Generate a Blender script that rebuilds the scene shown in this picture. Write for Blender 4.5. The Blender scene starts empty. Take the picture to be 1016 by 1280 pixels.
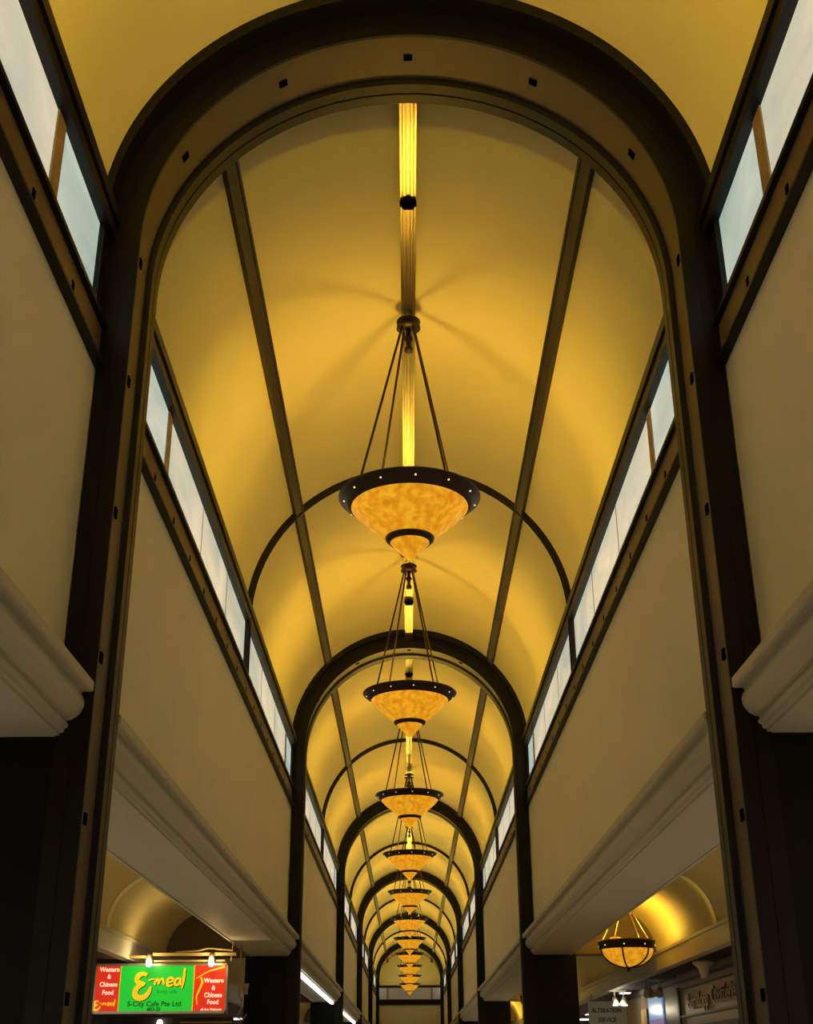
import bpy, bmesh, math, random
from mathutils import Matrix, Vector
random.seed(7)
S = bpy.context.scene
COL = S.collection
PI = math.pi
H = 1.6                      # eye height of the photographer

# ------------------------------------------------------------------ camera, world, exposure
cd = bpy.data.cameras.new('camera')
cam = bpy.data.objects.new('camera', cd)
COL.objects.link(cam)
cd.sensor_fit = 'VERTICAL'
cd.sensor_height = 24.0
cd.lens = 1551.0 / 1280.0 * 24.0
cd.clip_start, cd.clip_end = 0.05, 300
TILT, ROLL = math.radians(24.31), math.radians(0.33)
_f = Vector((0, math.cos(TILT), math.sin(TILT)))
_u0 = Vector((0, -math.sin(TILT), math.cos(TILT)))
_r0 = Vector((1, 0, 0))
_r = _r0 * math.cos(ROLL) - _u0 * math.sin(ROLL)
_u = _r0 * math.sin(ROLL) + _u0 * math.cos(ROLL)
m = Matrix(((_r.x, _u.x, -_f.x), (_r.y, _u.y, -_f.y), (_r.z, _u.z, -_f.z))).to_4x4()
m.translation = Vector((-0.03, 0, H))
cam.matrix_world = m
S.camera = cam

w = bpy.data.worlds.new('world')
S.world = w
w.use_nodes = True
w.node_tree.nodes['Background'].inputs[0].default_value = (0.75, 0.85, 1.0, 1)
w.node_tree.nodes['Background'].inputs[1].default_value = 0.05

S.view_settings.view_transform = 'Standard'
S.view_settings.look = 'None'
S.view_settings.gamma = 1.0
S.view_settings.exposure = 0.0
S.view_settings.use_curve_mapping = False

CHANDELIER_W = 112.0
PENDANT_W = 36.0
WINDOW_E = 0.64
LAMP_COL = (1.0, 0.69, 0.085)
FILL_W = 34.0  # power of the added panels that brighten the soffits
FILL_COL = (1.0, 0.86, 0.66)

# ------------------------------------------------------------------ layout (metres)
L = 14.3                     # bay length
Y1 = 6.87                    # front of the first arch in view
NARCH = 6
ARCH = [Y1 + L * k for k in range(-1, NARCH)]      # front faces, first one stands behind the photographer
DEP = 0.645                   # arch depth
YB, YE = ARCH[0], 85.5       # back and far end of the hall
ZS = H + 5.13                # spring line of the vault
ZR = ZS - 0.05               # centre of the steel arch rings
RV = 2.03                    # vault radius
WX = 2.0                     # wall face
WT = 2.55                    # outer face of the thick upper wall
ZSO = H + 1.72               # soffit level
ZLB = H + 4.08               # ledge beam, bottom
AX0, AX1 = 2.55, 3.94        # aisle vault
AXC, AR = (AX0 + AX1) / 2, (AX1 - AX0) / 2
ZFB = H + 1.46               # bottom of the shop fascia

# ------------------------------------------------------------------ materials
def lin(c):
    return tuple((x / 12.92 if x <= 0.04045 else ((x + 0.055) / 1.055) ** 2.4) for x in c)

MATS = {}
def mat(name, col, rough=0.6, metal=0.0, spec=0.5, var=0.0, scale=6.0, bump=0.0, bscale=60.0,
        emit=None, es=0.0, col2=None, coat=0.0, detail=4.0):
    mt = bpy.data.materials.new(name)
    mt.use_nodes = True
    nt = mt.node_tree
    b = nt.nodes['Principled BSDF']
    b.inputs['Base Color'].default_value = (*col, 1)
    b.inputs['Roughness'].default_value = rough
    b.inputs['Metallic'].default_value = metal
    b.inputs['Specular IOR Level'].default_value = spec
    b.inputs['Coat Weight'].default_value = coat
    tc = nt.nodes.new('ShaderNodeTexCoord')
    if var > 0 or col2:
        n = nt.nodes.new('ShaderNodeTexNoise')
        n.inputs['Scale'].default_value = scale
        n.inputs['Detail'].default_value = detail
        nt.links.new(tc.outputs['Object'], n.inputs['Vector'])
        r = nt.nodes.new('ShaderNodeValToRGB')
        c2 = col2 or tuple(max(0, x * (1 - var)) for x in col)
        r.color_ramp.elements[0].color = (*c2, 1)
        r.color_ramp.elements[1].color = (*col, 1)
        r.color_ramp.elements[0].position = 0.35
        r.color_ramp.elements[1].position = 0.65
        nt.links.new(n.outputs['Fac'], r.inputs['Fac'])
        nt.links.new(r.outputs['Color'], b.inputs['Base Color'])
        if emit == 'same':
            nt.links.new(r.outputs['Color'], b.inputs['Emission Color'])
    if emit and emit != 'same':
        b.inputs['Emission Color'].default_value = (*emit, 1)
    b.inputs['Emission Strength'].default_value = es
    if bump > 0:
        n2 = nt.nodes.new('ShaderNodeTexNoise')
        n2.inputs['Scale'].default_value = bscale
        n2.inputs['Detail'].default_value = 3
        nt.links.new(tc.outputs['Object'], n2.inputs['Vector'])
        bp = nt.nodes.new('ShaderNodeBump')
        bp.inputs['Strength'].default_value = bump
        bp.inputs['Distance'].default_value = 0.02
        nt.links.new(n2.outputs['Fac'], bp.inputs['Height'])
        nt.links.new(bp.outputs['Normal'], b.inputs['Normal'])
    MATS[name] = mt
    return mt

mat('vault_plaster', (0.78, 0.67, 0.32), 0.55, var=0.05, scale=0.8, bump=0.05, bscale=25, spec=0.35)
mat('wall_plaster', (0.84, 0.81, 0.62), 0.75, var=0.05, scale=0.9, bump=0.06, bscale=40, spec=0.2)
mat('soffit_paint', (0.60, 0.58, 0.49), 0.6, var=0.04, scale=1.2, spec=0.3)
mat('steel', (0.008, 0.007, 0.005), 0.45, var=0.25, scale=3, spec=0.25)
mat('ledge_web_lit', (0.17, 0.118, 0.05), 0.5, var=0.2, scale=3)  # beam steel brightened: the light on the ledge web is in the colour
mat('steel_brown_lit', (0.08, 0.054, 0.022), 0.5, var=0.2, scale=3, spec=0.5)  # lighter copy of the steel, lamplight on the arch webs painted in
mat('steel_black', (0.002, 0.0017, 0.0013), 0.9, spec=0.0)
mat('pier_paint', (0.007, 0.010, 0.009), 0.5, var=0.3, scale=2, spec=0.15)
mat('rib_steel', (0.018, 0.013, 0.007), 0.5, var=0.2, scale=4, spec=0.25)
mat('spine_metal', (0.25, 0.21, 0.13), 0.32, metal=0.9, var=0.15, scale=5)
mat('bronze', (0.035, 0.018, 0.010), 0.4, metal=0.3, var=0.2, scale=8)
mat('alabaster', (0.85, 0.40, 0.018), 0.35, var=0.0, scale=14, col2=(0.62, 0.23, 0.006), emit='same', es=0.85, detail=8, spec=0.15)
mat('lamp_core', (1, 0.9, 0.7), 0.5, emit=(1.0, 0.75, 0.35), es=6.0)
mat('rim_dot_glow', (1, 0.95, 0.8), 0.4, emit=(1.0, 0.82, 0.45), es=0.9)  # lamplight leaking through rim holes, put in as glowing beads
mat('mullion_wood', (0.45, 0.30, 0.12), 0.5, var=0.2, scale=8)
mat('floor_tile', (0.62, 0.57, 0.48), 0.25, var=0.12, scale=2)
mat('dark_shop', (0.035, 0.026, 0.022), 0.7, var=0.3, scale=1.5)
mat('shop_panel', (0.32, 0.25, 0.19), 0.35, var=0.12, scale=1.2)
mat('tympanum_brown', (0.20, 0.15, 0.09), 0.7, var=0.1, scale=2)  # darker and browner than the vault plaster
mat('shop_frame', (0.05, 0.032, 0.02), 0.4)
mat('white_paint', (0.72, 0.68, 0.58), 0.4)
mat('gold_letter', (0.40, 0.30, 0.13), 0.3, metal=0.8)
mat('alu', (0.55, 0.50, 0.40), 0.35, metal=0.7)
mat('sign_green', (0.01, 0.25, 0.03), 0.4, emit=(0.010, 0.50, 0.028), es=0.95)
mat('sign_red', (0.45, 0.02, 0.008), 0.4, emit=(0.62, 0.022, 0.006), es=0.9)
mat('sign_yellow', (0.8, 0.45, 0.01), 0.4, emit=(0.88, 0.46, 0.005), es=0.9)
mat('sign_cream', (0.9, 0.75, 0.6), 0.4, emit=(0.95, 0.66, 0.48), es=0.9)
mat('sign_black', (0.004, 0.02, 0.008), 0.5)
mat('sign_dim_green', (0.01, 0.15, 0.03), 0.5, emit=(0.008, 0.25, 0.03), es=0.9)
mat('tube_white', (1, 1, 1), 0.4, emit=(1.0, 0.93, 0.78), es=3.5)
mat('bulb_white', (1, 1, 1), 0.4, emit=(1.0, 0.9, 0.7), es=8.0)
mat('bulb_cool', (1, 1, 1), 0.4, emit=(0.75, 1.0, 0.95), es=3.0)
mat('poster_gold', (0.30, 0.21, 0.03), 0.35, var=0.4, scale=6)
mat('poster_brown', (0.12, 0.05, 0.02), 0.5, var=0.5, scale=9)
mat('screen_blue', (0.1, 0.2, 0.4), 0.3, emit=(0.12, 0.30, 0.55), es=0.7)
mat('screen_violet', (0.2, 0.12, 0.35), 0.3, emit=(0.26, 0.16, 0.38), es=0.6)
mat('notice_board', (0.40, 0.35, 0.28), 0.6, var=0.1, scale=3)
mat('cable_gold', (0.5, 0.36, 0.14), 0.4)
mat('text_black', (0.01, 0.008, 0.006), 0.5)

def glass_mat(name, c1, c2, es, seed):
    mt = bpy.data.materials.new(name)
    mt.use_nodes = True
    nt = mt.node_tree
    b = nt.nodes['Principled BSDF']
    b.inputs['Roughness'].default_value = 0.25
    tc = nt.nodes.new('ShaderNodeTexCoord')
    mp = nt.nodes.new('ShaderNodeMapping')
    mp.inputs['Scale'].default_value = (1, 0.35, 0.9)
    mp.inputs['Location'].default_value = (seed, seed * 2.3, 0)
    n = nt.nodes.new('ShaderNodeTexNoise')
    n.inputs['Scale'].default_value = 2.2
    n.inputs['Detail'].default_value = 5
    n.inputs['Distortion'].default_value = 0.8
    r = nt.nodes.new('ShaderNodeValToRGB')
    r.color_ramp.elements[0].color = (*c1, 1)
    r.color_ramp.elements[1].color = (*c2, 1)
    r.color_ramp.elements[0].position = 0.3
    r.color_ramp.elements[1].position = 0.65
    nt.links.new(tc.outputs['Object'], mp.inputs['Vector'])
    nt.links.new(mp.outputs['Vector'], n.inputs['Vector'])
    nt.links.new(n.outputs['Fac'], r.inputs['Fac'])
    nt.links.new(r.outputs['Color'], b.inputs['Emission Color'])
    b.inputs['Base Color'].default_value = (0.5, 0.52, 0.5, 1)
    b.inputs['Emission Strength'].default_value = es
    MATS[name] = mt
glass_mat('frosted_glass', lin((0.74, 0.79, 0.74)), lin((0.97, 0.93, 0.83)), WINDOW_E, 0)
glass_mat('frosted_blue', lin((0.66, 0.77, 0.75)), lin((0.90, 0.95, 0.90)), WINDOW_E, 4)
glass_mat('end_glass', lin((0.25, 0.22, 0.20)), lin((0.36, 0.31, 0.30)), 0.5, 8)

# ------------------------------------------------------------------ mesh helpers
class MB:
    def __init__(s):
        s.v, s.f, s.sm = [], [], []
    def add(s, vs, fs, smooth=False):
        o = len(s.v)
        s.v += [tuple(p) for p in vs]
        s.f += [tuple(i + o for i in q) for q in fs]
        s.sm += [smooth] * len(fs)
        return s
    def box(s, x0, x1, y0, y1, z0, z1):
        x0, x1 = sorted((x0, x1)); y0, y1 = sorted((y0, y1)); z0, z1 = sorted((z0, z1))
        v = [(x, y, z) for z in (z0, z1) for y in (y0, y1) for x in (x0, x1)]
        return s.add(v, [(0, 2, 3, 1), (4, 5, 7, 6), (0, 1, 5, 4), (2, 6, 7, 3), (0, 4, 6, 2), (1, 3, 7, 5)])
    def lathe(s, prof, c=(0, 0, 0), seg=32, smooth=True, closed=False):
        vs, fs = [], []
        n = len(prof)
        for i in range(seg):
            a = 2 * PI * i / seg
            for r, z in prof:
                vs.append((c[0] + r * math.cos(a), c[1] + r * math.sin(a), c[2] + z))
        for i in range(seg):
            j = (i + 1) % seg
            for k in range(n if closed else n - 1):
                k2 = (k + 1) % n
                fs.append((i * n + k, j * n + k, j * n + k2, i * n + k2))
        return s.add(vs, fs, smooth)
    def tube(s, pts, r, seg=8, cap=True):
        pts = [Vector(p) for p in pts]
        vs, fs = [], []
        for i, p in enumerate(pts):
            d = (pts[min(i + 1, len(pts) - 1)] - pts[max(i - 1, 0)]).normalized()
            up = Vector((0, 0, 1)) if abs(d.z) < 0.9 else Vector((0, 1, 0))
            a = d.cross(up).normalized()
            b = d.cross(a).normalized()
            for k in range(seg):
                t = 2 * PI * k / seg
                vs.append(p + a * (r * math.cos(t)) + b * (r * math.sin(t)))
        for i in range(len(pts) - 1):
            for k in range(seg):
                k2 = (k + 1) % seg
                fs.append((i * seg + k, i * seg + k2, (i + 1) * seg + k2, (i + 1) * seg + k))
        s.add(vs, fs, True)
        if cap:
            n = len(pts)
            s.add(vs[:seg], [tuple(range(seg))])
            s.add(vs[-seg:], [tuple(reversed(range(seg)))])
        return s
    def prism_y(s, prof, y0, y1, smooth=False):
        n = len(prof)
        vs = [(x, y0, z) for x, z in prof] + [(x, y1, z) for x, z in prof]
        fs = [(i, (i + 1) % n, n + (i + 1) % n, n + i) for i in range(n)]
        s.add(vs, fs, smooth)
        s.add(vs[:n], [tuple(range(n))])
        s.add(vs[n:], [tuple(reversed(range(n)))])
        return s
    def arc_sweep(s, prof, a0, a1, cx, cz, seg=40, z_ext=0.0, smooth=False):
        """sweep a closed (radius, y) profile about the y axis; z_ext adds straight legs below the ends"""
        st = []
        if z_ext > 0:
            st.append((a0, -z_ext))
        for i in range(seg + 1):
            st.append((a0 + (a1 - a0) * i / seg, 0))
        if z_ext > 0:
            st.append((a1, -z_ext))
        n = len(prof)
        vs, fs = [], []
        for a, dz in st:
            for r, y in prof:
                vs.append((cx + r * math.cos(a), y, cz + r * math.sin(a) + dz))
        for i in range(len(st) - 1):
            for k in range(n):
                k2 = (k + 1) % n
                fs.append((i * n + k, i * n + k2, (i + 1) * n + k2, (i + 1) * n + k))
        s.add(vs, fs, smooth)
        s.add(vs[:n], [tuple(range(n))])
        s.add(vs[-n:], [tuple(reversed(range(n)))])
        return s
    def mesh(s, name, material):
        me = bpy.data.meshes.new(name)
        me.from_pydata(s.v, [], s.f)
        me.polygons.foreach_set('use_smooth', s.sm)
        bm = bmesh.new(); bm.from_mesh(me)
        bmesh.ops.recalc_face_normals(bm, faces=bm.faces)
        bm.to_mesh(me); bm.free()
        me.materials.append(MATS[material])
        return me
    def build(s, name, material, parent=None, loc=(0, 0, 0)):
        return link(name, s.mesh(name, material), parent, loc)

def link(name, data, parent=None, loc=(0, 0, 0), rot=None):
    o = bpy.data.objects.new(name, data)
    COL.objects.link(o)
    o.location = loc
    if rot: o.rotation_euler = rot
    if parent: o.parent = parent
    return o

def struct(o):
    o['kind'] = 'structure'
    return o

def thing(name, label, cat, loc=(0, 0, 0), group=None):
    o = link(name, None, None, loc)
    o.empty_display_size = 0.1
    return tag(o, label, cat, group)

def tag(o, label, cat, group=None):
    o['label'] = label
    o['category'] = cat
    if group: o['group'] = group
    return o

def copy_tree(o, parent=None):
    c = o.copy()
    COL.objects.link(c)
    if parent: c.parent = parent
    for ch in list(o.children):
        copy_tree(ch, c)
    return c

def point_light(name, loc, power, col, radius, parent=None):
    l = bpy.data.lights.new(name, 'POINT')
    l.energy = power
    l.color = col
    l.shadow_soft_size = radius
    return link(name, l, parent, loc)

NTRIM = [0]
def trim(mb, material, parent=None):
    NTRIM[0] += 1
    return struct(mb.build('trim_%d' % NTRIM[0], material, parent))

# ------------------------------------------------------------------ the setting
struct(MB().box(-8, 8, YB - 0.5, YE + 0.6, -0.1, 0).build('floor', 'floor_tile'))

# main barrel vault, a solid shell
A0 = math.asin(0.02)
struct(MB().arc_sweep([(RV, YB - 0.4), (RV + 0.12, YB - 0.4), (RV + 0.12, YE + 0.4), (RV, YE + 0.4)],
                      0.0, PI, 0, ZS, seg=72, smooth=False).build('ceiling', 'vault_plaster'))
for p in bpy.data.objects['ceiling'].data.polygons:
    p.use_smooth = abs(p.normal.y) < 0.5

for sx, nm in ((-1, 'left'), (1, 'right')):
    # upper wall between soffit and ledge beam
    struct(MB().box(sx * WX, sx * WT, YB - 0.4, YE + 0.4, ZSO + 0.06, ZLB + 0.03).build('wall_' + nm, 'wall_plaster'))
    # soffit slab under it, with a small lip on its outer edge
    mb = MB().box(sx * 1.967, sx * WT, YB - 0.4, YE + 0.4, ZSO - 0.004, ZSO + 0.06)
    mb.box(sx * (WT - 0.004), sx * (WT + 0.03), YB - 0.4, YE + 0.4, ZSO - 0.014, ZSO + 0.05)
    trim(mb, 'soffit_paint')
    # aisle barrel vault
    struct(MB().arc_sweep([(AR, YB - 0.4), (AR + 0.1, YB - 0.4), (AR + 0.1, YE + 0.4), (AR, YE + 0.4)],
                          0.0, PI, sx * AXC, ZSO, seg=36, smooth=False).build('ceiling_' + nm, 'vault_plaster'))
    for p in bpy.data.objects['ceiling_' + nm].data.polygons:
        p.use_smooth = abs(p.normal.y) < 0.5
    # shop fascia: board with a projecting ledge on top
    mb = MB().box(sx * AX1, sx * (AX1 + 0.14), YB - 0.4, YE + 0.4, ZFB, ZSO + 0.04)
    mb.box(sx * (AX1 - 0.035), sx * (AX1 + 0.1), YB - 0.4, YE + 0.4, ZSO - 0.03, ZSO + 0.012)
    trim(mb, 'soffit_paint')
    # dark shop zone behind the fascia
    struct(MB().box(sx * (AX1 + 0.14), sx * 7.2, YB - 0.4, YE + 0.4, ZFB + 0.02, ZFB + 0.12).build('ceiling_shops_' + nm, 'dark_shop'))
    struct(MB().box(sx * 7.0, sx * 7.2, YB - 0.4, YE + 0.4, 0, ZFB + 0.02).build('wall_shops_' + nm, 'dark_shop'))

# ends of the hall
def gable(name, y0, y1):
    n = 40
    prof = [(-RV, 0), (RV, 0), (RV, ZS)] + [(RV * math.cos(PI * i / n), ZS + RV * math.sin(PI * i / n)) for i in range(1, n)] + [(-RV, ZS)]
    return struct(MB().prism_y(prof, y0, y1).build(name, 'wall_plaster'))
gable('wall_far', YE, YE + 0.3)
gable('wall_back', YB - 0.3, YB)
for y0, nm in ((YE, 'far'), (YB - 0.3, 'back')):
    for sx, sd in ((-1, 'left'), (1, 'right')):
        struct(MB().box(sx * RV, sx * 7.2, y0, y0 + 0.3, 0, H + 2.6).build('wall_%s_%s' % (nm, sd), 'dark_shop'))

# far end: ledge beam, window band and head trim across the end wall
trim(MB().box(-1.99, 1.99, YE - 0.1, YE, H + 3.95, H + 4.22).box(-1.99, 1.99, YE - 0.14, YE, H + 4.22, H + 4.27), 'steel')
trim(MB().box(-1.99, 1.99, YE - 0.1, YE, H + 4.98, H + 5.12), 'steel')
we = struct(MB().box(-1.99, 1.99, YE - 0.015, YE - 0.002, H + 4.27, H + 4.98).build('window_1', 'steel'))
for a, b in ((-1.98, -1.48), (-1.36, 1.36), (1.48, 1.98)):
    MB().box(a, b, YE - 0.03, YE - 0.016, H + 4.28, H + 4.97).build('pane', 'end_glass', we)
for x in (-1.42, 1.42):
    MB().box(x - 0.06, x + 0.06, YE - 0.05, YE - 0.016, H + 4.28, H + 4.97).build('mullion', 'mullion_wood', we)

# bays
CORN = [(2.0, 2.045), (1.81, 2.03), (1.802, 2.022), (1.802, 1.972), (1.815, 1.966), (1.862, 1.966), (1.868, 1.948), (1.856, 1.938), (1.845, 1.905),
        (1.847, 1.872), (1.86, 1.845), (1.882, 1.822), (1.908, 1.805), (1.932, 1.80), (1.932, 1.787), (1.922, 1.78), (1.924, 1.764), (1.94, 1.755),
        (1.945, 1.735), (1.965, 1.73), (1.965, 1.72), (2.0, 1.72)]
bays = [(ARCH[i] + DEP, ARCH[i + 1] - 0.08, ARCH[i]) for i in range(len(ARCH) - 1)] + [(ARCH[-1] + DEP, YE, ARCH[-1])]
nwin = 1
hole = MB().box(-0.006, 0.006, -0.02, 0.02, -0.025, 0.025)
for bi, (ya, yb, yarch) in enumerate(bays):
    half = bi == len(bays) - 1
    ymid = (yarch + 7.62) if not half else None
    for sx in (-1, 1):
        # cornice moulding
        trim(MB().prism_y([(sx * x, z + H) for x, z in CORN], ya, yb), 'soffit_paint')
        # ledge beam: channel with bottom flange, web and top flange
        b = MB().box(sx * 1.936, sx * 2.05, ya, yb, ZLB, ZLB + 0.02)
        b.box(sx * 1.95, sx * 2.05, ya, yb, ZLB + 0.29, ZLB + 0.325)
        be = trim(b, 'steel')
        MB().box(sx * 1.985, sx * 2.05, ya, yb, ZLB + 0.02, ZLB + 0.29).build('web', 'ledge_web_lit', be)
        hb = MB()
        y = yarch + 1.81 - 0.837 * 2
        while y < yb - 0.2:
            if y > ya + 0.1:
                hb.box(sx * 1.98, sx * 1.986, y - 0.022, y + 0.022, H + 4.205, H + 4.255)
            y += 0.837
        hs = hb.build('bolt_slots', 'steel_black', be)
        hs['kind'] = 'stuff'
        # head trim at the foot of the vault
        b = MB().box(sx * 1.955, sx * 2.05, ya, yb, H + 5.06, H + 5.15)
        b.box(sx * 1.935, sx * 2.05, ya, yb, H + 5.165, H + 5.255)
        ht = trim(b, 'steel')
        MB().box(sx * 1.965, sx * 2.05, ya, yb, H + 5.15, H + 5.165).build('bead', 'steel_brown_lit', ht)
        # clerestory window
        nwin += 1
        z0, z1 = ZLB + 0.32, H + 5.07
        wn = struct(MB().box(sx * 2.046, sx * 2.06, ya, yb, z0, z1).build('window_%d' % nwin, 'steel'))
        # joints: arch, tan mullion, two seams, mid post, two seams, tan mullion, arch
        if not half:
            j = [ya, yarch + 2.33, yarch + 4.2, yarch + 5.95, ymid, yarch + 9.5, yarch + 11.3, yarch + 13.05, yb]
            tan = (1, 7)
        else:
            j = [ya, yarch + 2.33, yarch + 4.2, yarch + 5.95, yb]
            tan = (1,)
        for i in range(len(j) - 1):
            g = 0.008
            mt = 'frosted_blue' if i in (0, len(j) - 2) and not half else 'frosted_glass'
            MB().box(sx * 2.02, sx * 2.035, j[i] + g, j[i + 1] - g, z0 + 0.002, z1 - 0.002).build('pane', mt, wn)
        for i in range(1, len(j) - 1):
            if i in tan:
                MB().box(sx * 2.008, sx * 2.045, j[i] - 0.075, j[i] + 0.075, z0, z1).build('mullion', 'mullion_wood', wn)
            elif not (i == 4 and not half):
                MB().box(sx * 2.016, sx * 2.045, j[i] - 0.009, j[i] + 0.009, z0, z1).build('seam_bar', 'mullion_wood', wn)
    # thin mid-bay rib with posts down to the ledge
    if not half:
        mb = MB().arc_sweep([(RV + 0.02, ymid - 0.04), (RV + 0.02, ymid + 0.04), (1.965, ymid + 0.04), (1.965, ymid + 0.012),
                             (1.95, ymid + 0.012), (1.95, ymid - 0.012), (1.965, ymid - 0.012), (1.965, ymid - 0.04)], 0, PI, 0, ZS, seg=56,
                            z_ext=ZS - (ZLB + 0.325))
        trim(mb, 'rib_steel')

# longitudinal ribs on the vault: two flat bars at 45 degrees and the metal spine at the crown
for ang in (45, 135):
    a = math.radians(ang)
    c, s_ = math.cos(a), math.sin(a)
    def P(r, t):
        return (r * c - t * s_, ZS + r * s_ + t * c)
    pr = [P(RV + 0.01, -0.065), P(RV + 0.01, 0.065), P(1.955, 0.065), P(1.955, 0.045), P(1.967, 0.04), P(1.967, -0.04), P(1.955, -0.045), P(1.955, -0.065)]
    trim(MB().prism_y(pr, Y1 + 0.1, YE), 'rib_steel')
sp = [(-0.07, ZS + RV + 0.01), (0.07, ZS + RV + 0.01), (0.07, ZS + 1.93), (0.05, ZS + 1.93), (0.045, ZS + 1.915), (0.02, ZS + 1.915), (0.016, ZS + 1.925),
      (-0.016, ZS + 1.925), (-0.02, ZS + 1.915), (-0.045, ZS + 1.915), (-0.05, ZS + 1.93), (-0.07, ZS + 1.93)]
spine = trim(MB().prism_y(sp, Y1 + 0.1, YE), 'spine_metal')
for y in (3.37, -3.76):
    trim(MB().prism_y(sp, y - 0.2, y + 0.2), 'spine_metal')
clampm = MB().box(-0.075, 0.075, -0.02, 0.02, -0.02, 0.02).box(-0.045, 0.045, -0.03, 0.03, -0.045, -0.02)
clampm.tube([(-0.055, -0.02, -0.05), (0.055, -0.02, -0.05)], 0.016, 8)
cmesh = clampm.mesh('track_clamp', 'steel_black')
for bi, (ya, yb, yarch) in enumerate(bays):
    for dy in (2.05, 12.3):
        if Y1 - 1 < yarch + dy < YE - 1:
            link('track_clamp', cmesh, spine, (0, yarch + dy, ZS + 1.905))

# dark piers under the arches, tympana closing the aisle vaults in the plane of each arch, aisle vault bands
tymp = []
n = 24
for sx in (-1, 1):
    for i, ya in enumerate(ARCH):
        struct(MB().box(sx * 1.99, sx * 2.655, ya - 0.06, ya + DEP, 0, ZSO - 0.006).build('wall_pier_%s' % ('left' if sx < 0 else 'right'), 'pier_paint'))
        prof = [(sx * AXC + AR * math.cos(PI * k / n), ZSO + AR * math.sin(PI * k / n)) for k in range(n + 1)]
        struct(MB().prism_y(prof, ya - 0.1, ya + 0.35).build('wall_tympanum_%s' % ('left' if sx < 0 else 'right'), 'tympanum_brown'))
        for off in (4.25, 10.0):
            y = ya + off
            if y < YE:
                mb = MB().arc_sweep([(AR + 0.01, y - 0.13), (AR + 0.01, y + 0.13), (AR - 0.012, y + 0.13), (AR - 0.012, y + 0.105), (AR - 0.004, y + 0.10),
                                     (AR - 0.004, y - 0.10), (AR - 0.012, y - 0.105), (AR - 0.012, y - 0.13)], 0, PI, sx * AXC, ZSO, seg=28)
                trim(mb, 'vault_plaster')

# ------------------------------------------------------------------ steel arches
RW = 1.855                   # recessed web between front plate and back lip
def arch_prof(flange):
    p = [(1.795, -.08), (1.795, -.055), (RW, -.05), (RW, .405), (RW - .01, .43), (1.817, .44), (1.817, .535), (1.832, .535), (1.832, .552), (1.817, .552), (1.817, .645)]
    if flange:
        return [(2.10, -.27), (1.985, -.27), (1.985, -.255), (2.005, -.25), (2.005, -.08), (1.90, -.08), (1.90, -.084), (1.893, -.084), (1.893, -.08)] + p + [(2.005, .645), (2.005, .84), (2.10, .84)]
    return [(1.99, -.08), (1.90, -.08), (1.90, -.084), (1.893, -.084), (1.893, -.08)] + p + [(1.99, .645)]

ring_me = MB().arc_sweep(arch_prof(True), 0, PI, 0, ZR, seg=64, z_ext=ZR - (ZLB + 0.37)).mesh('arch_ring', 'steel')
colm = {}
for sx in (-1, 1):
    mb = MB()
    pr = arch_prof(False)
    nn = len(pr)
    zt, zb = ZLB + 0.37, 0.0
    vs = [(sx * r, y, zb) for r, y in pr] + [(sx * r, y, zt) for r, y in pr]
    mb.add(vs, [(i, (i + 1) % nn, nn + (i + 1) % nn, nn + i) for i in range(nn)])
    mb.add(vs[:nn], [tuple(range(nn))]); mb.add(vs[nn:], [tuple(range(nn))])
    colm[sx] = mb.mesh('column', 'steel')
web_ring = MB().arc_sweep([(RW - .0025, -.038), (RW + .001, -.038), (RW + .001, .403), (RW - .0025, .403)], 0, PI, 0, ZR, seg=64, z_ext=ZR - (ZLB + 0.37)).mesh('soffit_plate', 'steel_brown_lit')
web_col = {sx: MB().box(sx * (RW - .0025), sx * (RW + .001), -0.038, 0.403, 0, ZLB + 0.37).mesh('soffit_plate', 'steel_brown_lit') for sx in (-1, 1)}
slot_me = MB().box(-0.008, 0.008, -0.028, 0.028, -0.033, 0.033).mesh('slot', 'steel_black')

for i, ya in enumerate(ARCH):
    lab = 'dark steel arch frame on two columns carrying the vault, %s from the end wall' % ('first', 'second', 'third', 'fourth', 'fifth', 'sixth', 'seventh')[len(ARCH) - 1 - i]
    t = thing('steel_arch', lab, 'arch', (0, ya, 0), 'steel arch frames along the hall')
    rg = link('arch_ring', ring_me, t)
    link('soffit_plate', web_ring, rg)
    for k in range(0, 7):
        a = PI * k / 6
        s = link('slot', slot_me, rg, ((RW - .004) * math.cos(a), 0.20, ZR + (RW - .004) * math.sin(a)), (0, -a, 0))
    for sx in (-1, 1):
        c = link('column', colm[sx], t)
        link('soffit_plate', web_col[sx], c)
        z = H + 5.09 - 0.945
        while z > 0.1:
            link('slot', slot_me, c, (sx * (RW - .004), 0.20, z))
            z -= 0.945

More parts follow.
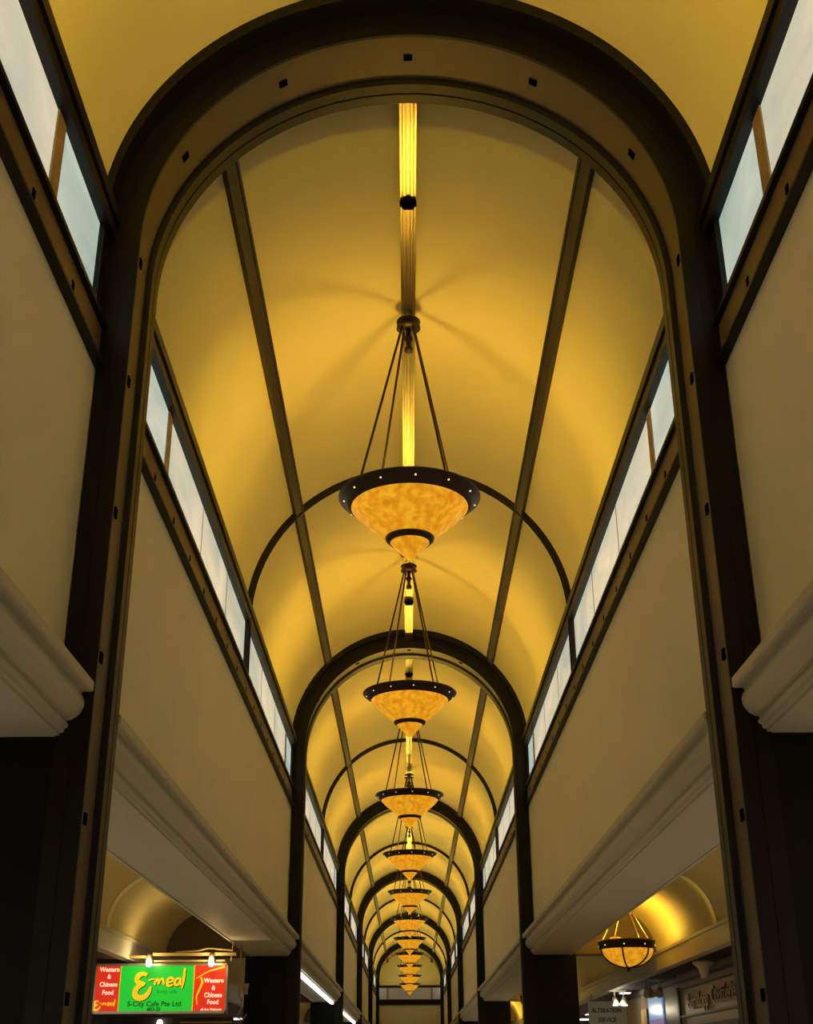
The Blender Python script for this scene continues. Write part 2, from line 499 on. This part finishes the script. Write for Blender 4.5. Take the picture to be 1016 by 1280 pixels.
# ------------------------------------------------------------------ chandeliers
ORD = ['first', 'second', 'third', 'fourth', 'fifth', 'sixth', 'seventh', 'eighth', 'ninth', 'tenth', 'eleventh', 'twelfth', 'thirteenth']
def make_chandelier():
    t = thing('chandelier', 'large conical amber glass chandelier hung from the vault spine', 'chandelier', (0, 0, H + 4.95),
              'amber cone chandeliers along the vault')
    top = 2.06     # spine underside above the rim
    c = MB()
    c.lathe([(0.0, top + 0.01), (0.055, top + 0.01), (0.06, top - 0.02), (0.12, top - 0.025), (0.122, top - 0.04), (0.05, top - 0.05), (0.045, top - 0.085),
             (0.12, top - 0.095), (0.122, top - 0.112), (0.04, top - 0.12), (0.0, top - 0.12)], seg=28).build('canopy', 'bronze', t)
    MB().lathe([(0.0, top - 0.11), (0.026, top - 0.11), (0.026, top - 0.2), (0.045, top - 0.215), (0.045, top - 0.25), (0.026, top - 0.265), (0.026, top - 0.33),
                (0.042, top - 0.345), (0.042, top - 0.385), (0.025, top - 0.40), (0.0, top - 0.40)], seg=16).build('stem', 'bronze', t)
    for k in range(4):
        a = math.radians(36 + 90 * k)
        ca, sa = math.cos(a), math.sin(a)
        MB().tube([(0.075 * ca, 0.075 * sa, top - 0.10), (0.585 * ca, 0.585 * sa, 0.02)], 0.0125, 8).build('rod', 'bronze', t)
    # flared rim, solid
    rim = MB().lathe([(0.545, -0.055), (0.56, -0.06), (0.60, -0.022), (0.655, 0.022), (0.672, 0.036), (0.678, 0.046), (0.668, 0.056), (0.64, 0.046), (0.59, 0.01), (0.545, -0.03)],
                     seg=56, closed=True).build('rim', 'bronze', t)
    rv = MB().lathe([(0.0, -0.009), (0.007, -0.007), (0.010, 0.0), (0.007, 0.007), (0.0, 0.009)], seg=10).mesh('rim_glow_dot', 'rim_dot_glow')
    for k in range(12):
        a = math.radians(30 * k + 5)
        link('rim_glow_dot', rv, rim, (0.624 * math.cos(a), 0.624 * math.sin(a), -0.006), None)
    # amber shade
    MB().lathe([(0.552, -0.04), (0.556, -0.062), (0.50, -0.125), (0.35, -0.258), (0.228, -0.372), (0.214, -0.372), (0.34, -0.25), (0.49, -0.115), (0.54, -0.05)],
               seg=56, closed=True).build('shade', 'alabaster', t)
    MB().lathe([(0.205, -0.368), (0.232, -0.366), (0.228, -0.388), (0.196, -0.418), (0.176, -0.418), (0.18, -0.40)], seg=44, closed=True).build('band', 'bronze', t)
    MB().lathe([(0.0, -0.395), (0.186, -0.405), (0.185, -0.418), (0.10, -0.505), (0.04, -0.57), (0.025, -0.592), (0.0, -0.602)], seg=40).build('lower_shade', 'alabaster', t)
    bulb = MB()
    for k in range(3):
        a = 2 * PI * k / 3 + 0.4
        bulb.lathe([(0, -0.09), (0.022, -0.08), (0.03, -0.04), (0.024, -0.005), (0.0, 0.01)], c=(0.11 * math.cos(a), 0.11 * math.sin(a), -0.05), seg=12)
    bulb.build('bulb_cluster', 'lamp_core', t)
    point_light('chandelier_light', (0, 0, 0.03), CHANDELIER_W, LAMP_COL, 0.09, t)
    return t

ch0 = make_chandelier()
ys = [10.5 + 7.13 * k for k in range(-2, 11)]
for k_, dy in ((2, 0.24), (3, -0.18), (4, -0.1)):
    ys[k_] += dy
for i, y in enumerate(ys):
    o = ch0 if i == 0 else copy_tree(ch0)
    o.location = (0, y, H + 4.95)
    o['label'] = 'conical amber glass chandelier under the vault spine, %s from the end wall' % ORD[len(ys) - 1 - i]

# ------------------------------------------------------------------ aisle pendants
def make_pendant():
    t = thing('pendant_lamp', 'bowl pendant with amber glass and dark straps in the side aisle vault', 'pendant lamp', (0, 0, 0), 'bowl pendants in the right hand aisle')
    r, h = 0.40, 0.33
    bowl = [(r * math.cos(a), -0.10 - h * math.sin(a) * 0.75) for a in [PI / 2 * k / 10 for k in range(11)]]
    inner = [(max(0, x - 0.012), z + 0.012) for x, z in reversed(bowl)]
    MB().lathe([(r - 0.012, -0.09)] + [(x * 0.96, z) for x, z in bowl], seg=40).build('bowl', 'alabaster', t)
    ring = MB().lathe([(r - 0.01, 0.015), (r + 0.02, 0.02), (r + 0.025, 0.0), (r + 0.012, -0.01), (r + 0.006, -0.10), (r - 0.012, -0.105)], seg=40, closed=True).build('rim', 'bronze', t)
    rv = MB().lathe([(0.0, -0.010), (0.008, -0.008), (0.011, 0.0), (0.008, 0.008), (0.0, 0.010)], seg=10).mesh('rim_glow_dot', 'rim_dot_glow')
    for k in range(8):
        a = 2 * PI * k / 8 - PI / 2 - 0.25
        link('rim_glow_dot', rv, ring, ((r + 0.008) * math.cos(a), (r + 0.008) * math.sin(a), -0.055))
    for k in range(6):
        a = PI / 3 * k + 0.2
        MB().tube([(x * math.cos(a), x * math.sin(a), z - 0.005) for x, z in bowl], 0.013, 6).build('strap', 'bronze', t)
    MB().lathe([(0.0, -0.335), (0.02, -0.345), (0.012, -0.36), (0.026, -0.378), (0.018, -0.40), (0.0, -0.41)], seg=14).build('finial', 'bronze', t)
    for k in range(4):
        a = PI / 2 * k + 0.35
        ca, sa = math.cos(a), math.sin(a)
        MB().tube([((r + 0.012) * ca, (r + 0.012) * sa, 0.0), (0.03 * ca, 0.03 * sa, 0.60)], 0.0085, 7).build('rod', 'gold_letter', t)
    MB().lathe([(0.0, AR + 0.01), (0.08, AR + 0.01), (0.085, AR - 0.02), (0.05, AR - 0.04), (0.045, 0.585), (0.0, 0.58)], seg=24).build('canopy', 'bronze', t)
    MB().tube([(-0.16 + 0.1 * math.cos(a), 0, 0.02 + 0.055 * math.sin(a)) for a in [PI * k / 10 for k in range(11)]], 0.012, 7).build('loop', 'gold_letter', t)
    point_light('pendant_light', (0, 0, 0.0), PENDANT_W, LAMP_COL, 0.10, t)
    return t
p0 = make_pendant()
py = [19.35 + 14.3 * k for k in range(-1, 4)]
for i, y in enumerate(py):
    o = p0 if i == 0 else copy_tree(p0)
    o.location = (AXC - 0.06, y, ZSO + 0.02)
    o['label'] = ('strapped amber bowl pendant in the bay before the tailor shop front', 'strapped amber bowl pendant hanging over the tailor shop front',
                  'strapped amber bowl pendant just past the alteration board', 'strapped amber bowl pendant two bays past the tailor shop front',
                  'strapped amber bowl pendant three bays past the tailor shop front')[i]

# ------------------------------------------------------------------ lettering helpers
def text_mesh(name, body, material, size, extrude=0.004, bold=0.0, sx=1.0):
    cu = bpy.data.curves.new('t', 'FONT')
    cu.body = body
    cu.size = size
    cu.align_x = 'CENTER'
    cu.align_y = 'CENTER'
    cu.extrude = extrude
    cu.offset = bold
    cu.resolution_u = 3
    ob = bpy.data.objects.new('t', cu)
    COL.objects.link(ob)
    dg = bpy.context.evaluated_depsgraph_get()
    me = bpy.data.meshes.new_from_object(ob.evaluated_get(dg))
    bpy.data.objects.remove(ob)
    me.name = name
    me.materials.clear()
    me.materials.append(MATS[material])
    if sx != 1.0:
        me.transform(Matrix.Diagonal((sx, 1, 1, 1)))
    return me

def ribbon(mb, pts, widths, y, th=0.006):
    """flat brush stroke standing in the x-z plane"""
    n = len(pts)
    if not isinstance(widths, (list, tuple)):
        widths = [widths] * n
    # smooth with Catmull-Rom
    P, W = [], []
    for i in range(n - 1):
        p0, p1, p2, p3 = (Vector(pts[max(i - 1, 0)]), Vector(pts[i]), Vector(pts[i + 1]), Vector(pts[min(i + 2, n - 1)]))
        for k in range(4):
            t = k / 4
            P.append(0.5 * ((2 * p1) + (p2 - p0) * t + (2 * p0 - 5 * p1 + 4 * p2 - p3) * t * t + (3 * p1 - p0 - 3 * p2 + p3) * t ** 3))
            W.append(widths[i] * (1 - t) + widths[i + 1] * t)
    P.append(Vector(pts[-1])); W.append(widths[-1])
    vs, fs = [], []
    for i, p in enumerate(P):
        d = (P[min(i + 1, len(P) - 1)] - P[max(i - 1, 0)]).normalized()
        nn = Vector((-d.y, d.x)) * W[i] / 2
        for q, yy in ((p + nn, y), (p - nn, y), (p - nn, y + th), (p + nn, y + th)):
            vs.append((q.x, yy, q.y))
    m_ = len(P)
    for i in range(m_ - 1):
        for k in range(4):
            fs.append((i * 4 + k, i * 4 + (k + 1) % 4, (i + 1) * 4 + (k + 1) % 4, (i + 1) * 4 + k))
    fs += [(0, 1, 2, 3), ((m_ - 1) * 4 + 3, (m_ - 1) * 4 + 2, (m_ - 1) * 4 + 1, (m_ - 1) * 4)]
    mb.add(vs, fs)

# ------------------------------------------------------------------ cafe sign in the left aisle
SY = 18.5
XL, XR, ZT, ZB = -4.43, -2.567, H + 1.415, H + 0.76
sg = thing('cafe_sign', 'backlit green and red cafe sign box with yellow brush lettering', 'sign', (0, 0, 0))
MB().box(XL, XR, SY, SY + 0.16, ZB, ZT).build('sign_box', 'alu', sg)
def U(u): return XL + (u - 42) / 876 * (XR - XL)
def V(v): return ZT - (v - 135) / 327 * (ZT - ZB)
fr = MB()
fr.box(XL, XR, SY - 0.02, SY, ZT - 0.03, ZT).box(XL, XR, SY - 0.02, SY, ZB, ZB + 0.03)
fr.box(XL, XL + 0.025, SY - 0.02, SY, ZB, ZT).box(XR - 0.025, XR, SY - 0.02, SY, ZB, ZT)
fr.build('frame', 'alu', sg)
x1, x2 = U(212), U(697)
pl = MB().box(XL + 0.025, x1, SY - 0.008, SY, ZB + 0.03, ZT - 0.03).build('red_panel', 'sign_red', sg)
pg = MB().box(x1, x2, SY - 0.008, SY, ZB + 0.03, ZT - 0.03).build('green_panel', 'sign_green', sg)
prr = MB().box(x2, XR - 0.025, SY - 0.008, SY, ZB + 0.03, ZT - 0.03).build('red_panel', 'sign_red', sg)
for x in (x1, x2):
    MB().box(x - 0.004, x + 0.004, SY - 0.010, SY - 0.008, ZB + 0.03, ZT - 0.03).build('divider_line', 'sign_yellow', sg)
def sign_text(parent, body, material, u, v, size, bold=0.0015, sx=1.0):
    link('lettering', text_mesh('lettering', body, material, size, 0.002, bold, sx), parent, (U(u), SY - 0.012, V(v)), (PI / 2, 0, 0))
for par, u, vs_ in ((pl, 138, (175, 221, 272, 325)), (prr, 828, (250, 298, 345, 390))):
    for body, v in zip(('Western', '&', 'Chinese', 'Food'), vs_):
        sign_text(par, body, 'sign_cream', u, v, 0.083, 0.0022, 0.92)
sign_text(prr, 'all Are Welcome', 'sign_cream', 820, 437, 0.042, 0.001)
sign_text(pg, 'S-City Cafe Pte Ltd', 'sign_black', 447, 400, 0.092, 0.001, 1.04)
sign_text(pg, '#03-25', 'sign_black', 446, 434, 0.064, 0.0015)
sign_text(pg, 'S-city cafe', 'sign_dim_green', 525, 320, 0.07, 0.001)
STROKES = [
    ([(388, 212), (362, 203), (332, 215), (322, 242), (338, 262), (372, 268), (340, 282), (318, 312), (320, 345), (348, 362), (384, 350), (408, 318), (418, 285)],
     [18, 26, 32, 32, 26, 20, 30, 34, 36, 36, 32, 24, 8]),
    ([(398, 246), (418, 240), (436, 238)], [8, 11, 8]),
    ([(440, 278), (444, 255), (452, 238), (462, 248), (466, 272)], [10, 14, 14, 14, 12]),
    ([(466, 272), (474, 245), (486, 236), (496, 248), (500, 276)], [10, 13, 14, 14, 10]),
    ([(526, 262), (552, 254), (560, 240), (544, 230), (527, 240), (521, 262), (532, 282), (562, 276)], [10, 12, 13, 14, 16, 16, 15, 8]),
    ([(608, 236), (586, 236), (572, 256), (578, 276), (596, 274), (607, 252), (606, 238), (612, 280)], [12, 15, 17, 16, 14, 13, 13, 10]),
    ([(634, 168), (631, 215), (627, 262), (620, 302)], [14, 16, 15, 7])]
def brush(parent, mapu, mapv, k, name, material, y, dx=0, dz=0):
    mb = MB()
    sc = (XR - XL) / 876 * k
    for pts, wd in STROKES:
        ribbon(mb, [(mapu(a) + dx, mapv(b) + dz) for a, b in pts], [q * sc for q in wd], y, 0.002)
    mb.build(name, material, parent)
brush(pg, U, V, 1.0, 'lettering_shadow', 'sign_black', SY - 0.0102, 0.011, -0.010)
brush(pg, U, V, 1.0, 'lettering', 'sign_yellow', SY - 0.013)
mu = lambda a: U(50 + (a - 310) * 0.43)
mv = lambda b: V(368 + (b - 170) * 0.36)
brush(pl, mu, mv, 0.42, 'lettering', 'sign_yellow', SY - 0.013)
mb = MB()
kk = (XR - XL) / 876
ribbon(mb, [(U(712), V(236)), (U(790), V(190)), (U(895), V(160))], [3 * kk, 8 * kk, 14 * kk], SY - 0.012, 0.002)
ribbon(mb, [(U(742), V(228)), (U(752), V(262)), (U(735), V(310)), (U(720), V(355)), (U(728), V(408))], [10 * kk, 13 * kk, 12 * kk, 9 * kk, 4 * kk], SY - 0.012, 0.002)
mb.build('roof_swoosh', 'sign_yellow', prr)

# rail with two spotlights above the sign
rl = thing('spotlight_rail', 'metal rail with two bright bulbs above the green cafe sign', 'spotlight rail', (0, SY - 0.1, ZT + 0.07))
MB().box(-3.62, -2.45, -0.03, 0.03, 0.02, 0.06).box(-3.62, -2.60, -0.03, 0.03, -0.06, -0.035).box(-4.3, -3.7, -0.03, 0.02, -0.01, 0.025).build('bar', 'cable_gold', rl)
MB().tube([(-3.3, 0, 0.07), (-3.0, 0, 0.085), (-2.85, 0, 0.12), (-2.5, 0, 0.09)], 0.012, 6).build('cable', 'cable_gold', rl)
MB().tube([(-2.52, 0, -0.05), (-2.50, 0, 0.22)], 0.008, 6).build('hanger', 'cable_gold', rl)
for x in (-3.655, -2.785):
    hd = MB().lathe([(0.0, 0.10), (0.03, 0.10), (0.055, 0.0), (0.05, -0.01), (0.0, 0.0)], c=(x, -0.06, -0.06), seg=16).build('lamp_head', 'alu', rl)
    MB().lathe([(0.0, -0.045), (0.028, -0.035), (0.042, 0.0), (0.028, 0.035), (0.0, 0.045)], c=(x, -0.075, -0.085), seg=16).build('bulb', 'bulb_white', hd)
    point_light('spot_bulb_light', (x, -0.16, -0.04), 7.0, (1, 0.72, 0.32), 0.05, rl)

# added unseen bowl pendant, lights the left aisle vault from behind the first pier
pl2 = copy_tree(p0)
pl2['label'] = 'added fill pendant hidden beside the dark pier of the left aisle'
del pl2['group']
pl2.location = (-AXC, 10.6, ZSO + 0.02)
# conduit and cable loop between sign and pier
cn = thing('conduit', 'thin brass coloured conduit hanging beside the cafe sign, with a bent end', 'conduit', (0, 19.3, 0))
MB().tube([(-2.50, 0, ZSO), (-2.50, 0, H + 1.02)], 0.012, 7).tube([(-2.50, 0, H + 1.02), (-2.46, 0, H + 0.98), (-2.46, 0, H + 0.86), (-2.52, 0, H + 0.74)], 0.012, 7).build('pipe', 'cable_gold', cn)
MB().tube([(-2.52, 0, H + 0.74), (-2.44, 0, H + 0.70), (-2.38, 0, H + 0.78)], 0.010, 7).build('hook', 'cable_gold', cn)
MB().box(-2.44, -2.38, -0.03, 0.03, H + 1.05, H + 1.12).lathe([(0, 0), (0.03, 0.0), (0.05, 0.09), (0, 0.09)], c=(-2.40, -0.05, H + 1.1), seg=12).build('clip_lamp', 'cable_gold', cn)

# cafe counter front below the sign
ct = thing('cafe_menu_board', 'dim menu header with small lamps under the green cafe sign', 'menu board', (0, 20.3, 0))
MB().box(-4.6, -2.7, 0, 0.06, H + 0.05, H + 0.78).build('board', 'dark_shop', ct)
for x, mt in ((-4.2, 'poster_brown'), (-3.55, 'poster_gold'), (-3.0, 'notice_board')):
    MB().box(x - 0.25, x + 0.25, -0.012, 0, H + 0.15, H + 0.64).build('menu_panel', mt, ct)
MB().box(-3.5, -2.72, -0.03, 0, H + 0.70, H + 0.72).build('shelf_edge', 'cable_gold', ct)
MB().lathe([(0, -0.05), (0.03, -0.04), (0.045, 0), (0.03, 0.04), (0, 0.05)], c=(-3.80, -0.06, H + 0.70), seg=14).build('bulb', 'bulb_white', ct)

# poster and hook on the left pier of the second arch in view
ya2 = ARCH[2]
po = thing('framed_poster', 'golden framed poster fixed to the dark pier', 'poster', (0, ya2, 0))
f = MB().box(-2.545, -2.035, -0.02, 0, H + 0.20, H + 0.93).build('picture', 'poster_gold', po)
fr = MB().box(-2.56, -2.02, -0.03, 0, H + 0.93, H + 0.945).box(-2.56, -2.02, -0.03, 0, H + 0.18, H + 0.195).box(-2.56, -2.545, -0.03, 0, H + 0.18, H + 0.945).box(-2.035, -2.02, -0.03, 0, H + 0.18, H + 0.945)
fr.build('frame', 'steel', po)
mb = MB()
ribbon(mb, [(-2.47, H + 0.62), (-2.42, H + 0.76), (-2.3, H + 0.78), (-2.2, H + 0.70), (-2.12, H + 0.80)], [0.1, 0.12, 0.1, 0.1, 0.03], -0.022, 0.002)
ribbon(mb, [(-2.4, H + 0.6), (-2.28, H + 0.66), (-2.15, H + 0.58)], [0.06, 0.16, 0.08], -0.0225, 0.002)
mb.build('motif', 'poster_brown', f)
tag(MB().box(-2.245, -2.225, ya2 - 0.02, ya2, H + 1.50, H + 1.58).box(-2.24, -2.23, ya2 - 0.035, ya2 - 0.02, H + 1.50, H + 1.53).build('wall_hook', 'white_paint'),
    'small white hook on the dark pier above the poster', 'hook')

# continuous tube lights tucked beside the soffit edge on the left
for i, bi in enumerate((2, 3)):
    ya, yb, _a = bays[bi]
    lb = ('long white tube light under the soffit between poster pier and next pier', 'long white tube light under the soffit, the farther one')[i]
    t = thing('tube_light', ('long white tube light under the soffit edge starting at the poster pier',
                             'long white tube light under the soffit edge in the bay beyond')[i], 'tube light', (-2.06, 0, ZSO))
    MB().box(-0.045, 0.045, ya + 0.4, yb - 0.3, -0.025, 0.0).build('housing', 'white_paint', t)
    MB().box(-0.04, 0.04, ya + 0.42, yb - 0.32, -0.07, -0.025).build('diffuser', 'tube_white', t)

# ------------------------------------------------------------------ right aisle shops
SX = 4.5
sf = thing('shop_front', 'panelled tailor shop front with raised gothic shop name', 'shop front', (SX, 0, 0))
MB().box(0, 0.08, 15.4, 22.4, 0, ZFB + 0.02).build('backing', 'shop_panel', sf)
MB().box(-0.03, 0, 22.28, 22.42, 0, H + 1.27).build('post', 'shop_frame', sf)
for z0, z1 in ((H + 1.33, H + 1.37), (H + 1.22, H + 1.245), (H + 0.80, H + 0.83), (H + 0.62, H + 0.66)):
    MB().box(-0.025, 0, 15.4, 22.35, z0, z1).build('rail', 'shop_frame', sf)
for y in (16.5, 18.4, 20.2):
    MB().box(-0.025, 0, y - 0.03, y + 0.03, H - 0.9, H + 0.62).build('mullion', 'shop_frame', sf)
for i in range(4):
    y0, y1 = [(15.45, 16.47), (16.53, 18.37), (18.43, 20.17), (20.23, 22.25)][i]
    MB().box(-0.012, 0, y0 + 0.06, y1 - 0.06, H - 0.8, H + 0.56).build('door_panel', 'shop_panel', sf)
for word, yc, zc in (('Berndopp', 20.85, H + 1.00), ('Couttlerie', 19.12, H + 1.02)):
    me = text_mesh('shop_name', word, 'gold_letter', 0.33, 0.004, -0.002, 1.0)
    wd = max(v.co.x for v in me.vertices) - min(v.co.x for v in me.vertices)
    me.transform(Matrix.Diagonal((1.5 / wd, 1, 1, 1)))
    ms = me.copy()
    ms.materials.clear(); ms.materials.append(MATS['text_black'])
    link('shop_name', me, sf, (-0.022, yc, zc), (PI / 2, 0, -PI / 2))
    link('shop_name_shadow', ms, sf, (-0.006, yc + 0.02, zc + 0.015), (PI / 2, 0, -PI / 2))

# display panels past the shop front
dp = thing('display_window', 'lit shop display with blue and violet panel beside the tailor front', 'display', (4.6, 0, 0))
MB().box(0, 0.1, 22.45, 31.0, 0, ZFB + 0.02).build('backing', 'shop_panel', dp)
MB().box(-0.03, 0, 24.3, 25.7, H + 0.88, H + 1.28).build('blue_panel', 'screen_blue', dp)
MB().box(-0.03, 0, 24.3, 25.7, H + 0.10, H + 0.88).build('violet_panel', 'screen_violet', dp)
MB().box(-0.04, 0, 25.9, 26.5, H + 0.1, H + 1.1).build('yellow_strip', 'cable_gold', dp)
MB().box(-0.03, 0, 22.45, 31.0, H + 1.36, H + 1.40).build('header_rail', 'shop_frame', dp)

nb = thing('notice_board', 'pale hanging board reading ALTERATION SERVICE in black capitals', 'sign board', (0, 28.0, 0))
MB().box(3.72, 4.52, 0, 0.05, H + 0.6, H + 1.34).build('board', 'notice_board', nb)
for x in (3.8, 4.44):
    MB().tube([(x, 0.025, H + 1.34), (x, 0.025, ZFB + 0.02)], 0.008, 6).build('hanger', 'steel', nb)
link('lettering', text_mesh('lettering', 'ALTERATION', 'text_black', 0.118, 0.002, 0.005, 0.88), nb, (4.10, -0.004, H + 1.16), (PI / 2, 0, 0))
link('lettering', text_mesh('lettering', 'SERVICE', 'text_black', 0.118, 0.002, 0.005, 0.88), nb, (4.10, -0.004, H + 0.98), (PI / 2, 0, 0))

# spotlights under the shop ceiling
def spot_cluster(loc, label, heads, lamp):
    t = thing('spotlight_cluster', label, 'spotlight', loc)
    MB().box(-0.16, 0.16, -0.05, 0.05, -0.03, 0.0).build('ceiling_plate', 'white_paint', t)
    for dx, dy, tilt in heads:
        MB().tube([(dx, dy, -0.02), (dx, dy, -0.16)], 0.016, 8).build('arm', 'white_paint', t)
        hd = MB().lathe([(0.0, 0.06), (0.035, 0.06), (0.045, 0.02), (0.085, -0.09), (0.078, -0.09), (0.03, 0.0), (0.0, 0.0)], seg=20).build('head', 'white_paint', t, (dx, dy, -0.19))
        hd.rotation_euler = (tilt, -tilt * 0.8, 0)
        if lamp:
            MB().lathe([(0.0, -0.085), (0.04, -0.075), (0.058, -0.03), (0.035, 0.0), (0.0, 0.01)], seg=16).build('bulb', lamp, hd)
    return t
spot_cluster((4.25, 23.3, ZFB + 0.02), 'cluster of white cone spotlights beside the tailor shop sign', [(-0.12, 0, 0.5), (0.12, 0.05, -0.5), (0.0, 0.3, 0.3)], None)
s1 = spot_cluster((4.15, 26.6, ZFB + 0.02), 'pair of bright spotlights above the alteration board', [(-0.08, 0, 0.2), (0.1, 0, -0.2)], 'bulb_white')
point_light('spotlight_light', (0, -0.15, -0.38), 9.0, (1, 0.85, 0.6), 0.05, s1)
t = thing('cone_lamp', 'single white cone lamp over the gothic shop name', 'lamp', (4.28, 19.3, ZFB + 0.02))
MB().box(-0.10, 0.10, -0.10, 0.10, -0.03, 0).build('mount', 'white_paint', t)
MB().lathe([(0.0, -0.02), (0.16, -0.02), (0.155, -0.05), (0.075, -0.12), (0.06, -0.22), (0.05, -0.25), (0.0, -0.26)], seg=24).build('cone', 'white_paint', t)
t = thing('bulkhead_light', 'small cool white ceiling light in the shop passage', 'light', (4.35, 27.0, ZFB + 0.02))
MB().box(-0.12, 0.12, -0.12, 0.12, -0.03, 0).build('housing', 'white_paint', t)
MB().box(-0.10, 0.10, -0.10, 0.10, -0.045, -0.03).build('lens', 'bulb_cool', t)

# added fill panels, mostly unseen: they light the floor, which lights the soffits
def shop_panel():  # one added fill light panel
    t = thing('ceiling_panel_light', 'added warm white fill panel under the shop ceilings behind the fascia', 'fill light', (0, 0, 0), 'added fill panels of the shops')
    MB().box(-0.33, 0.33, -0.63, 0.63, -0.03, 0.0).build('frame', 'white_paint', t)
    MB().box(-0.30, 0.30, -0.60, 0.60, -0.036, -0.03).build('diffuser', 'tube_white', t)
    a = bpy.data.lights.new('panel_light', 'AREA')
    a.shape = 'RECTANGLE'
    a.size, a.size_y = 0.6, 1.2
    a.energy = FILL_W
    a.color = FILL_COL
    link('panel_light', a, t, (0, 0, -0.04))
    return t
sp0 = shop_panel()
spots = [(sx * 4.9, y) for sx in (-1, 1) for y in (-5.5, -1.5, 2.5, 6.5, 10.5)]
spots += [(-5.2, y) for y in (14.0, 39.0, 46.0)] + [(5.2, y) for y in (13.6, 33.0, 37.0, 41.0, 47.0)]
for i, (x, y) in enumerate(spots):
    o = sp0 if i == 0 else copy_tree(sp0)
    o.location = (x, y, ZFB + 0.02)
